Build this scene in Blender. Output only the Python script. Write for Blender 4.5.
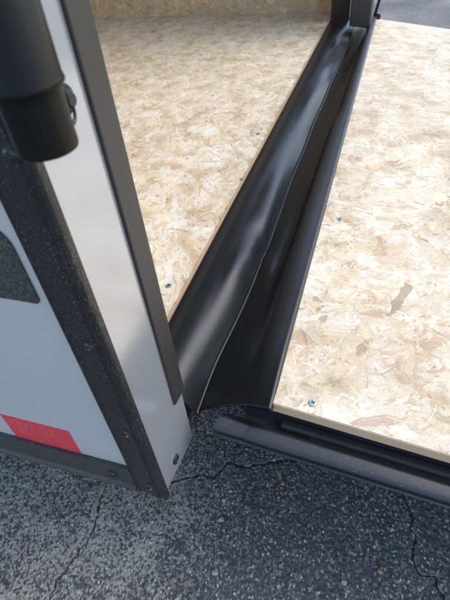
import bpy, bmesh, math, random
import numpy as np
from mathutils import Matrix, Vector

for o in list(bpy.data.objects):
    bpy.data.objects.remove(o)
SC = bpy.context.scene
COL = SC.collection

# ------------------------------------------------------------------ camera
cam_d = bpy.data.cameras.new('camera')
cam = bpy.data.objects.new('camera', cam_d)
COL.objects.link(cam)
RC = ((0.29317157, 0.67082475, -0.68120818),
      (-0.95230249, 0.14178949, -0.27021418),
      (-0.08467820, 0.72793536, 0.68039673))
CAMZ = 0.5                      # the trailer floor is z = 0, the ground z = -0.38
cam.matrix_world = Matrix.Translation((0, 0, CAMZ)) @ Matrix(RC).to_4x4()
cam_d.sensor_fit = 'VERTICAL'
cam_d.sensor_height = 36.0
cam_d.lens = 458.0 / 600.0 * 36.0
cam_d.clip_start = 0.02
cam_d.clip_end = 500
cam_d.dof.use_dof = True
cam_d.dof.focus_distance = 0.72
cam_d.dof.aperture_fstop = 13.0
SC.camera = cam

# ------------------------------------------------------------------ light
SUN_EL, SUN_AZ = math.radians(42), math.radians(152)   # azimuth: compass-like, measured from +Y towards +X
w = bpy.data.worlds.new('World')
SC.world = w
w.use_nodes = True
nt = w.node_tree
nt.nodes.clear()
sky = nt.nodes.new('ShaderNodeTexSky')
sky.sky_type = 'NISHITA'
sky.sun_disc = False
sky.sun_elevation = SUN_EL
sky.sun_rotation = SUN_AZ
sky.air_density = 1.05
sky.dust_density = 1.4
sky.ozone_density = 1.0
bg = nt.nodes.new('ShaderNodeBackground')
bg.inputs['Strength'].default_value = 0.15
wo = nt.nodes.new('ShaderNodeOutputWorld')
nt.links.new(sky.outputs[0], bg.inputs[0])
nt.links.new(bg.outputs[0], wo.inputs[0])
sun_d = bpy.data.lights.new('sun', 'SUN')
sun_d.energy = 0.6
sun_d.angle = math.radians(50)
sun_d.color = (1.0, 0.97, 0.91)
sun = bpy.data.objects.new('sun', sun_d)
COL.objects.link(sun)
sdir = Vector((math.sin(SUN_AZ) * math.cos(SUN_EL), math.cos(SUN_AZ) * math.cos(SUN_EL), math.sin(SUN_EL)))
sun.rotation_euler = sdir.to_track_quat('Z', 'Y').to_euler()
sun.location = sdir * 20
SC.view_settings.view_transform = 'Standard'
SC.view_settings.look = 'None'
SC.view_settings.gamma = 1
SC.view_settings.exposure = 1.22
SC.view_settings.use_curve_mapping = False

G = -0.38                      # ground height

# ------------------------------------------------------------------ materials
def new_mat(name):
    m = bpy.data.materials.new(name)
    m.use_nodes = True
    t = m.node_tree
    return m, t, t.nodes['Principled BSDF']

def N(t, typ, **kw):
    n = t.nodes.new(typ)
    for k, v in kw.items():
        if k in n.inputs.keys():
            n.inputs[k].default_value = v
        else:
            setattr(n, k, v)
    return n

def ramp(t, src, stops):
    r = t.nodes.new('ShaderNodeValToRGB')
    el = r.color_ramp.elements
    while len(el) < len(stops):
        el.new(0.5)
    for e, (p, c) in zip(el, stops):
        e.position = p
        e.color = c if len(c) == 4 else (*c, 1)
    t.links.new(src, r.inputs[0])
    return r

def g(v):
    return (v, v, v, 1)

def mixc(t, fac, a, b):
    m = t.nodes.new('ShaderNodeMix')
    m.data_type = 'RGBA'
    for sock, v in ((m.inputs[0], fac), (m.inputs[6], a), (m.inputs[7], b)):
        if hasattr(v, 'is_output'):
            t.links.new(v, sock)
        else:
            sock.default_value = v if not isinstance(v, tuple) or len(v) == 4 else (*v, 1)
    return m.outputs[2]

def dusty(name, base, rough, dust_col, speck_scale, speck_amt, film, metallic=0.0, spec=0.5, bump=0.0, sk=0.85):
    """painted or anodised surface with a film of road dust and pale specks"""
    m, t, b = new_mat(name)
    co = N(t, 'ShaderNodeTexCoord').outputs['Object']
    v = N(t, 'ShaderNodeTexVoronoi', Scale=speck_scale)
    t.links.new(co, v.inputs['Vector'])
    n2 = N(t, 'ShaderNodeTexNoise', Scale=speck_scale * 0.33, Detail=4.0)
    t.links.new(co, n2.inputs['Vector'])
    # a speck = the core of a random few of the cells, its size drawn from the cell too
    sep = N(t, 'ShaderNodeSeparateColor')
    t.links.new(v.outputs['Color'], sep.inputs[0])
    big = N(t, 'ShaderNodeTexNoise', Scale=22.0, Detail=3.0)
    t.links.new(co, big.inputs['Vector'])
    gate = N(t, 'ShaderNodeMath', operation='MULTIPLY_ADD')      # more specks in the dustier areas
    t.links.new(big.outputs['Fac'], gate.inputs[0])
    gate.inputs[1].default_value = speck_amt * 3.0
    gate.inputs[2].default_value = 1.0 - speck_amt * 2.5
    inv = N(t, 'ShaderNodeMath', operation='SUBTRACT')
    t.links.new(sep.outputs[0], inv.inputs[0])
    one = N(t, 'ShaderNodeMath', operation='SUBTRACT')
    one.inputs[0].default_value = 2.0 - 2.0 * speck_amt
    t.links.new(gate.outputs[0], one.inputs[1])
    t.links.new(one.outputs[0], inv.inputs[1])                   # > 0 in chosen cells
    rad = N(t, 'ShaderNodeMath', operation='MULTIPLY')
    t.links.new(inv.outputs[0], rad.inputs[0])
    rad.inputs[1].default_value = 4.0
    rc = N(t, 'ShaderNodeMath', operation='MINIMUM')
    t.links.new(rad.outputs[0], rc.inputs[0])
    rc.inputs[1].default_value = 0.5
    df = N(t, 'ShaderNodeMath', operation='SUBTRACT')
    t.links.new(rc.outputs[0], df.inputs[0])
    t.links.new(v.outputs['Distance'], df.inputs[1])
    sp = ramp(t, df.outputs[0], [(0.0, g(0)), (0.22, g(0.75))])
    n1 = N(t, 'ShaderNodeTexNoise', Scale=9.0, Detail=6.0, Roughness=0.65)
    t.links.new(co, n1.inputs['Vector'])
    fr = ramp(t, n1.outputs['Fac'], [(0.3, g(film * 0.3)), (0.75, g(film))])
    c1 = mixc(t, fr.outputs[0], base, dust_col)
    # shift so that only cells with a high noise value carry a speck
    c2 = mixc(t, sp.outputs[0], c1, tuple(min(1, x * sk) for x in dust_col))
    t.links.new(c2, b.inputs['Base Color'])
    rr = N(t, 'ShaderNodeMath', operation='MULTIPLY_ADD')
    t.links.new(fr.outputs[0], rr.inputs[0])
    rr.inputs[1].default_value = 0.5
    rr.inputs[2].default_value = rough
    t.links.new(rr.outputs[0], b.inputs['Roughness'])
    b.inputs['Metallic'].default_value = metallic
    b.inputs['Specular IOR Level'].default_value = spec
    if bump:
        bp = N(t, 'ShaderNodeBump', Strength=bump, Distance=0.001)
        t.links.new(n2.outputs['Fac'], bp.inputs['Height'])
        t.links.new(bp.outputs[0], b.inputs['Normal'])
    return m

M = {}
M['trim'] = dusty('black_trim_dusty', (0.010, 0.011, 0.013, 1), 0.36, (0.27, 0.24, 0.20, 1), 900, 0.22, 0.04, bump=0.15, sk=0.8)
M['rail'] = dusty('bottom_rail_dusty', (0.02, 0.022, 0.024, 1), 0.42, (0.27, 0.24, 0.20, 1), 900, 0.26, 0.16, bump=0.2, sk=0.9)
M['side'] = dusty('silver_side_sheet', (0.58, 0.575, 0.565, 1), 0.28, (0.70, 0.67, 0.62, 1), 750, 0.13, 0.25, metallic=0.2, sk=1.3)
M['post'] = dusty('silver_post_sheet', (0.52, 0.535, 0.56, 1), 0.13, (0.6, 0.58, 0.55, 1), 500, 0.03, 0.08, metallic=0.65, sk=1.4)
M['jamb'] = dusty('black_satin_jamb', (0.024, 0.023, 0.022, 1), 0.38, (0.20, 0.18, 0.16, 1), 260, 0.02, 0.06)
M['steel'] = dusty('black_painted_steel', (0.012, 0.013, 0.015, 1), 0.33, (0.2, 0.18, 0.16, 1), 350, 0.03, 0.05)
M['pipe'] = dusty('black_pipe', (0.005, 0.005, 0.005, 1), 0.26, (0.16, 0.14, 0.12, 1), 300, 0.0, 0.08, spec=0.12)
M['patch'] = dusty('black_patch_dusty', (0.02, 0.021, 0.023, 1), 0.55, (0.32, 0.29, 0.23, 1), 900, 0.30, 0.10, bump=0.2, sk=0.9)
M['tape'] = dusty('red_reflective_tape', (0.80, 0.025, 0.045, 1), 0.28, (0.80, 0.45, 0.42, 1), 620, 0.20, 0.10, sk=1.0)
M['screw'] = dusty('black_screw', (0.03, 0.033, 0.037, 1), 0.22, (0.3, 0.27, 0.22, 1), 500, 0.03, 0.10, metallic=0.5)
M['zinc'] = dusty('zinc_screw', (0.30, 0.46, 0.48, 1), 0.35, (0.5, 0.5, 0.48, 1), 500, 0.02, 0.10, metallic=0.5)
M['dark'] = dusty('recess_black', (0.01, 0.01, 0.011, 1), 0.5, (0.1, 0.1, 0.1, 1), 300, 0.02, 0.05)
M['white'] = dusty('white_liner', (0.72, 0.71, 0.68, 1), 0.5, (0.6, 0.58, 0.55, 1), 200, 0.02, 0.1)
M['seal'] = dusty('grey_rubber_seal', (0.026, 0.031, 0.038, 1), 0.42, (0.30, 0.29, 0.28, 1), 600, 0.10, 0.02, bump=0.1)
M['edge'] = dusty('sawn_edge', (0.60, 0.40, 0.23, 1), 0.8, (0.72, 0.52, 0.33, 1), 500, 0.15, 0.5)
M['guard'] = dusty('dull_grey_brown_paint', (0.040, 0.037, 0.034, 1), 0.5, (0.2, 0.18, 0.16, 1), 400, 0.06, 0.2)
M['flapstrip'] = dusty('flap_edge', (0.022, 0.024, 0.028, 1), 0.44, (0.2, 0.18, 0.16, 1), 620, 0.06, 0.03)

def mat_flap():
    m, t, b = new_mat('black_vinyl_flap')
    co = N(t, 'ShaderNodeTexCoord').outputs['Object']
    n = N(t, 'ShaderNodeTexNoise', Scale=30.0, Detail=5.0, Roughness=0.6)
    t.links.new(co, n.inputs['Vector'])
    v = N(t, 'ShaderNodeTexVoronoi', Scale=230.0)
    t.links.new(co, v.inputs['Vector'])
    sep = N(t, 'ShaderNodeSeparateColor')
    t.links.new(v.outputs['Color'], sep.inputs[0])
    ga = N(t, 'ShaderNodeMath', operation='SUBTRACT')
    t.links.new(sep.outputs[0], ga.inputs[0])
    ga.inputs[1].default_value = 0.985
    gm = N(t, 'ShaderNodeMath', operation='MULTIPLY')
    t.links.new(ga.outputs[0], gm.inputs[0])
    gm.inputs[1].default_value = 18.0
    gd = N(t, 'ShaderNodeMath', operation='SUBTRACT')
    t.links.new(gm.outputs[0], gd.inputs[0])
    t.links.new(v.outputs['Distance'], gd.inputs[1])
    sp = ramp(t, gd.outputs[0], [(0.0, g(0)), (0.1, g(0.35))])
    c1 = ramp(t, n.outputs['Fac'], [(0.3, (0.007, 0.008, 0.010)), (0.75, (0.011, 0.012, 0.014))])
    hem = N(t, 'ShaderNodeAttribute')
    hem.attribute_name = 'tint'
    c2 = mixc(t, hem.outputs['Fac'], c1.outputs[0], (0.024, 0.025, 0.028, 1))
    c = mixc(t, sp.outputs[0], c2, (0.3, 0.27, 0.23, 1))
    t.links.new(c, b.inputs['Base Color'])
    r = ramp(t, n.outputs['Fac'], [(0.25, g(0.29)), (0.8, g(0.36))])
    ro = N(t, 'ShaderNodeMath', operation='MULTIPLY_ADD')
    t.links.new(hem.outputs['Fac'], ro.inputs[0])
    ro.inputs[1].default_value = 0.10
    t.links.new(r.outputs[0], ro.inputs[2])
    t.links.new(ro.outputs[0], b.inputs['Roughness'])
    b.inputs['Specular IOR Level'].default_value = 0.42
    n3 = N(t, 'ShaderNodeTexNoise', Scale=900.0, Detail=2.0)
    t.links.new(co, n3.inputs['Vector'])
    bp = N(t, 'ShaderNodeBump', Strength=0.08, Distance=0.0006)
    t.links.new(n3.outputs['Fac'], bp.inputs['Height'])
    t.links.new(bp.outputs[0], b.inputs['Normal'])
    return m
M['flap'] = mat_flap()

def mat_strand():
    """wood strands: per-strand colour attribute plus grain along each strand (UV)"""
    m, t, b = new_mat('wood_strand')
    at = N(t, 'ShaderNodeAttribute')
    at.attribute_name = 'tint'
    uv = N(t, 'ShaderNodeUVMap')
    uv.uv_map = 'UVMap'
    mp = N(t, 'ShaderNodeMapping')
    mp.inputs['Scale'].default_value = (60, 900, 1)
    t.links.new(uv.outputs[0], mp.inputs[0])
    n = N(t, 'ShaderNodeTexNoise', Scale=1.0, Detail=3.0)
    t.links.new(mp.outputs[0], n.inputs['Vector'])
    r = ramp(t, n.outputs['Fac'], [(0.25, (0.80, 0.75, 0.68)), (0.7, (1.07, 1.06, 1.05))])
    co = N(t, 'ShaderNodeTexCoord').outputs['Object']
    w1 = N(t, 'ShaderNodeTexNoise', Scale=38.0, Detail=2.0)
    t.links.new(co, w1.inputs['Vector'])
    sc = N(t, 'ShaderNodeVectorMath', operation='MULTIPLY_ADD')
    t.links.new(w1.outputs['Color'], sc.inputs[0])
    sc.inputs[1].default_value = (0.045, 0.045, 0.0)
    t.links.new(co, sc.inputs[2])
    f1 = N(t, 'ShaderNodeTexNoise', Scale=150.0, Detail=4.0, Roughness=0.55)
    t.links.new(sc.outputs[0], f1.inputs['Vector'])
    fld = ramp(t, f1.outputs['Fac'], [(0.28, (0.46, 0.33, 0.20)), (0.42, (0.70, 0.60, 0.45)), (0.482, (0.82, 0.77, 0.67)), (0.50, (0.34, 0.23, 0.14)), (0.518, (0.84, 0.79, 0.67)), (0.62, (0.68, 0.56, 0.38)), (0.74, (0.90, 0.86, 0.76))])
    f2 = N(t, 'ShaderNodeTexNoise', Scale=17.0, Detail=4.0)
    t.links.new(co, f2.inputs['Vector'])
    fr = ramp(t, f2.outputs['Fac'], [(0.34, (0.80, 0.74, 0.66)), (0.48, (0.98, 0.97, 0.96)), (0.64, (1.05, 1.07, 1.11))])
    base = mixc(t, 0.24, at.outputs['Color'], fld.outputs[0])
    m0 = t.nodes.new('ShaderNodeMix')
    m0.data_type = 'RGBA'
    m0.blend_type = 'MULTIPLY'
    m0.inputs[0].default_value = 1
    t.links.new(base, m0.inputs[6])
    t.links.new(fr.outputs[0], m0.inputs[7])
    mu = t.nodes.new('ShaderNodeMix')
    mu.data_type = 'RGBA'
    mu.blend_type = 'MULTIPLY'
    mu.inputs[0].default_value = 1
    t.links.new(m0.outputs[2], mu.inputs[6])
    t.links.new(r.outputs[0], mu.inputs[7])
    t.links.new(mu.outputs[2], b.inputs['Base Color'])
    b.inputs['Roughness'].default_value = 0.62
    b.inputs['Specular IOR Level'].default_value = 0.3
    bp = N(t, 'ShaderNodeBump', Strength=0.25, Distance=0.0004)
    t.links.new(n.outputs['Fac'], bp.inputs['Height'])
    t.links.new(bp.outputs[0], b.inputs['Normal'])
    return m
M['strand'] = mat_strand()

def mat_board():
    m, t, b = new_mat('strand_board_core')
    co = N(t, 'ShaderNodeTexCoord').outputs['Object']
    mp = N(t, 'ShaderNodeMapping')
    mp.inputs['Scale'].default_value = (60, 160, 200)
    t.links.new(co, mp.inputs[0])
    n = N(t, 'ShaderNodeTexNoise', Scale=1.0, Detail=5.0)
    t.links.new(mp.outputs[0], n.inputs['Vector'])
    r = ramp(t, n.outputs['Fac'], [(0.3, (0.46, 0.36, 0.26)), (0.5, (0.62, 0.53, 0.41)), (0.7, (0.74, 0.67, 0.56))])
    t.links.new(r.outputs[0], b.inputs['Base Color'])
    b.inputs['Roughness'].default_value = 0.75
    return m
M['board'] = mat_board()

def mat_asphalt(attr):
    m, t, b = new_mat('asphalt_near' if attr else 'asphalt_far')
    co = N(t, 'ShaderNodeTexCoord').outputs['Object']
    n = N(t, 'ShaderNodeTexNoise', Scale=700.0, Detail=3.0)
    t.links.new(co, n.inputs['Vector'])
    if attr:
        at = N(t, 'ShaderNodeAttribute')
        at.attribute_name = 'tint'
        src = at.outputs['Color']
    else:
        v = N(t, 'ShaderNodeTexVoronoi', Scale=190.0)
        t.links.new(co, v.inputs['Vector'])
        sep = N(t, 'ShaderNodeSeparateColor')
        t.links.new(v.outputs['Color'], sep.inputs[0])
        r0 = ramp(t, sep.outputs[0], [(0.0, (0.085, 0.082, 0.077)), (0.80, (0.112, 0.108, 0.102)), (0.86, (0.22, 0.20, 0.17)), (1.0, (0.34, 0.31, 0.26))])
        fine = N(t, 'ShaderNodeTexNoise', Scale=260.0, Detail=3.0)
        t.links.new(co, fine.inputs['Vector'])
        big = N(t, 'ShaderNodeTexNoise', Scale=3.0, Detail=5.0)
        t.links.new(co, big.inputs['Vector'])
        ad = N(t, 'ShaderNodeMath', operation='MULTIPLY_ADD')
        t.links.new(big.outputs['Fac'], ad.inputs[0])
        ad.inputs[1].default_value = 0.5
        t.links.new(fine.outputs['Fac'], ad.inputs[2])
        r1 = ramp(t, ad.outputs[0], [(0.76, g(0.0)), (0.90, g(0.75))])
        src = mixc(t, r1.outputs[0], r0.outputs[0], (0.45, 0.40, 0.33, 1))
    r = ramp(t, n.outputs['Fac'], [(0.25, g(0.7)), (0.75, g(1.3))])
    mu = t.nodes.new('ShaderNodeMix')
    mu.data_type = 'RGBA'
    mu.blend_type = 'MULTIPLY'
    mu.inputs[0].default_value = 1
    t.links.new(src, mu.inputs[6])
    t.links.new(r.outputs[0], mu.inputs[7])
    t.links.new(mu.outputs[2], b.inputs['Base Color'])
    b.inputs['Roughness'].default_value = 0.72
    b.inputs['Specular IOR Level'].default_value = 0.4
    bp = N(t, 'ShaderNodeBump', Strength=0.35, Distance=0.0008)
    t.links.new(n.outputs['Fac'], bp.inputs['Height'])
    t.links.new(bp.outputs[0], b.inputs['Normal'])
    return m
M['asphalt'] = mat_asphalt(True)
M['asphalt_far'] = mat_asphalt(False)

def flat_mat(name, col, rough):
    m, t, b = new_mat(name)
    co = N(t, 'ShaderNodeTexCoord').outputs['Object']
    n = N(t, 'ShaderNodeTexNoise', Scale=350.0, Detail=4.0)
    t.links.new(co, n.inputs['Vector'])
    r = ramp(t, n.outputs['Fac'], [(0.3, tuple(c * 0.7 for c in col)), (0.7, tuple(min(1, c * 1.2) for c in col))])
    t.links.new(r.outputs[0], b.inputs['Base Color'])
    b.inputs['Roughness'].default_value = rough
    return m
M['pebble_pale'] = flat_mat('pale_stone', (0.50, 0.45, 0.38), 0.8)
M['pebble_orange'] = flat_mat('orange_stone', (0.48, 0.30, 0.15), 0.8)
M['leaf'] = flat_mat('dry_leaf', (0.42, 0.33, 0.22), 0.8)
M['glue'] = flat_mat('white_filler', (0.82, 0.80, 0.76), 0.6)

# ------------------------------------------------------------------ helpers
TRAILER = None
def link(name, me, mat, parent=None, smooth=False):
    o = bpy.data.objects.new(name, me)
    COL.objects.link(o)
    if mat is not None:
        me.materials.append(mat)
    if smooth:
        me.polygons.foreach_set('use_smooth', [True] * len(me.polygons))
    if parent is not None:
        o.parent = parent
        o.matrix_parent_inverse = world_of(parent).inverted()
    return o

WORLD = {}
def world_of(o):
    return WORLD.get(o.name, Matrix.Identity(4))

def bm_mesh(bm, name):
    me = bpy.data.meshes.new(name)
    bm.normal_update()
    bm.to_mesh(me)
    bm.free()
    return me

def bevel(bm, w, seg=2):
    if w:
        bmesh.ops.bevel(bm, geom=[e for e in bm.edges if e.calc_face_angle(0) > 0.5], offset=w, segments=seg, affect='EDGES', clamp_overlap=True)

def box(name, lo, hi, mat, parent=None, bev=0.001, smooth=False):
    bm = bmesh.new()
    bmesh.ops.create_cube(bm, size=1)
    lo, hi = Vector(lo), Vector(hi)
    for v in bm.verts:
        v.co = Vector([(lo[i] + hi[i]) / 2 + v.co[i] * (hi[i] - lo[i]) for i in range(3)])
    bevel(bm, bev)
    return link(name, bm_mesh(bm, name), mat, parent, smooth)

def extrude(name, prof, axis, a, b, mat, parent=None, bev=0.0, slant=None):
    """closed 2-D profile swept along an axis; slant(p2d) adds to the start end"""
    bm = bmesh.new()
    def mk(p, s):
        if axis == 2:
            return (p[0], p[1], s)
        if axis == 1:
            return (p[0], s, p[1])
        return (s, p[0], p[1])
    A = [bm.verts.new(mk(p, a + (slant(p) if slant else 0))) for p in prof]
    B = [bm.verts.new(mk(p, b)) for p in prof]
    n = len(prof)
    for i in range(n):
        j = (i + 1) % n
        bm.faces.new((A[i], A[j], B[j], B[i]))
    bm.faces.new(A[::-1])
    bm.faces.new(B)
    bmesh.ops.recalc_face_normals(bm, faces=bm.faces)
    bevel(bm, bev)
    return link(name, bm_mesh(bm, name), mat, parent)

def lathe(name, prof, mat, mtx, parent=None, seg=28):
    """profile of (radius, height) turned round Z, placed by mtx"""
    bm = bmesh.new()
    rings = []
    for r, z in prof:
        if r < 1e-6:
            rings.append([bm.verts.new(mtx @ Vector((0, 0, z)))])
        else:
            rings.append([bm.verts.new(mtx @ Vector((r * math.cos(k / seg * 6.283185), r * math.sin(k / seg * 6.283185), z))) for k in range(seg)])
    for p, q in zip(rings, rings[1:]):
        for k in range(seg):
            l = (k + 1) % seg
            if len(p) == 1 and len(q) > 1:
                bm.faces.new((p[0], q[k], q[l]))
            elif len(q) == 1 and len(p) > 1:
                bm.faces.new((p[k], q[0], p[l]))
            elif len(p) > 1:
                bm.faces.new((p[k], q[k], q[l], p[l]))
    bmesh.ops.recalc_face_normals(bm, faces=bm.faces)
    o = link(name, bm_mesh(bm, name), mat, parent, True)
    md = o.modifiers.new('crisp', 'EDGE_SPLIT')
    md.split_angle = math.radians(40)
    return o

def facing(loc, normal):
    return Matrix.Translation(loc) @ Vector(normal).to_track_quat('Z', 'Y').to_matrix().to_4x4()

def hex_screw(loc, normal, r, parent, name='screw', mat='screw', hexhead=True):
    """washer-faced domed screw head with a hex top"""
    mtx = facing(loc, normal)
    s = lathe(name, [(0, 0), (r, 0), (r, r * 0.18), (r * 0.86, r * 0.42), (r * 0.62, r * 0.60), (r * 0.30, r * 0.70), (0, r * 0.72)], M[mat], mtx, parent, 24)
    if hexhead:
        bm = bmesh.new()
        ring = lambda rr, z: [bm.verts.new(mtx @ Vector((rr * math.cos(k * 1.0472 + 0.3), rr * math.sin(k * 1.0472 + 0.3), z))) for k in range(6)]
        a, b_ = ring(r * 0.60, r * 0.35), ring(r * 0.52, r * 0.95)
        for k in range(6):
            bm.faces.new((a[k], a[(k + 1) % 6], b_[(k + 1) % 6], b_[k]))
        bm.faces.new(b_)
        bmesh.ops.recalc_face_normals(bm, faces=bm.faces)
        bevel(bm, r * 0.06, 1)
        bm2 = bmesh.new()
        bm2.from_mesh(s.data)
        tmp = bpy.data.meshes.new('tmp')
        bm.to_mesh(tmp)
        bm.free()
        bm2.from_mesh(tmp)
        bm2.to_mesh(s.data)
        bm2.free()
        bpy.data.meshes.remove(tmp)
    return s

# numpy noise -------------------------------------------------------
RS = np.random.RandomState(7)
TAB = RS.rand(256, 256, 4)
def worley(x, y, s, seed=0):
    """returns F1, F2 (in cell units) and the random id of the nearest cell"""
    X, Y = x / s, y / s
    ix, iy = np.floor(X).astype(int), np.floor(Y).astype(int)
    f1 = np.full(x.shape, 9.0)
    f2 = np.full(x.shape, 9.0)
    idr = np.zeros(x.shape)
    for dx in (-1, 0, 1):
        for dy in (-1, 0, 1):
            cx, cy = ix + dx, iy + dy
            t = TAB[(cx + seed * 37) % 256, (cy + seed * 91) % 256]
            d = np.hypot(X - cx - 0.5 - (t[..., 0] - 0.5) * 0.95, Y - cy - 0.5 - (t[..., 1] - 0.5) * 0.95)
            near = d < f1
            f2 = np.where(near, f1, np.minimum(f2, d))
            idr = np.where(near, t[..., 2], idr)
            f1 = np.where(near, d, f1)
    return f1, f2, idr

def vnoise(x, y, s, seed=0):
    X, Y = x / s, y / s
    ix, iy = np.floor(X).astype(int), np.floor(Y).astype(int)
    fx, fy = X - ix, Y - iy
    fx, fy = fx * fx * (3 - 2 * fx), fy * fy * (3 - 2 * fy)
    h = lambda a, b: TAB[(a + seed * 53) % 256, (b + seed * 29) % 256, 3]
    return (h(ix, iy) * (1 - fx) + h(ix + 1, iy) * fx) * (1 - fy) + (h(ix, iy + 1) * (1 - fx) + h(ix + 1, iy + 1) * fx) * fy

def fbm(x, y, s, oc=4, seed=0):
    v, a, tot = 0, 1.0, 0
    for k in range(oc):
        v = v + a * vnoise(x, y, s / 2 ** k, seed + k)
        tot += a
        a *= 0.5
    return v / tot

def grid_mesh(name, P, cols=None):
    """P: (nu, nv, 3) array"""
    nu, nv = P.shape[:2]
    me = bpy.data.meshes.new(name)
    idx = np.arange(nu * nv).reshape(nu, nv)
    q = np.stack([idx[:-1, :-1], idx[1:, :-1], idx[1:, 1:], idx[:-1, 1:]], -1).reshape(-1, 4)
    me.vertices.add(nu * nv)
    me.vertices.foreach_set('co', P.reshape(-1).astype(np.float32))
    nq = len(q)
    me.loops.add(nq * 4)
    me.loops.foreach_set('vertex_index', q.reshape(-1).astype(np.int32))
    me.polygons.add(nq)
    me.polygons.foreach_set('loop_start', np.arange(0, nq * 4, 4, dtype=np.int32))
    me.polygons.foreach_set('use_smooth', np.ones(nq, dtype=bool))
    me.update()
    if cols is not None:
        at = me.attributes.new('tint', 'FLOAT_COLOR', 'POINT')
        c4 = np.ones((nu * nv, 4), np.float32)
        c4[:, :3] = cols.reshape(-1, 3)
        at.data.foreach_set('color', c4.reshape(-1))
    me.validate()
    return me

# ------------------------------------------------------------------ the ground
CR1 = [(0.325, 0.42), (0.304, 0.425), (0.278, 0.423), (0.256, 0.417), (0.233, 0.409), (0.21, 0.406), (0.195, 0.415), (0.172, 0.416), (0.147, 0.42), (0.132, 0.428), (0.113, 0.425), (0.099, 0.422), (0.05, 0.43)]
CR2 = [(0.345, 0.30), (0.357, 0.283), (0.364, 0.273), (0.377, 0.247), (0.38, 0.22), (0.399, 0.207), (0.416, 0.2), (0.417, 0.179), (0.416, 0.158), (0.427, 0.14), (0.434, 0.121), (0.448, 0.093), (0.46, 0.06), (0.50, 0.02)]
CR3 = [(0.47, -0.12), (0.421, -0.147), (0.4, -0.156), (0.38, -0.148), (0.373, -0.161), (0.347, -0.155), (0.328, -0.157), (0.308, -0.168), (0.312, -0.193), (0.299, -0.19), (0.291, -0.199), (0.278, -0.206), (0.25, -0.22)]
def poly_dist(x, y, pts):
    d = np.full(x.shape, 9.0)
    for (ax, ay), (bx, by) in zip(pts, pts[1:]):
        vx, vy = bx - ax, by - ay
        t = np.clip(((x - ax) * vx + (y - ay) * vy) / (vx * vx + vy * vy), 0, 1)
        d = np.minimum(d, np.hypot(x - ax - t * vx, y - ay - t * vy))
    return d

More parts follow.
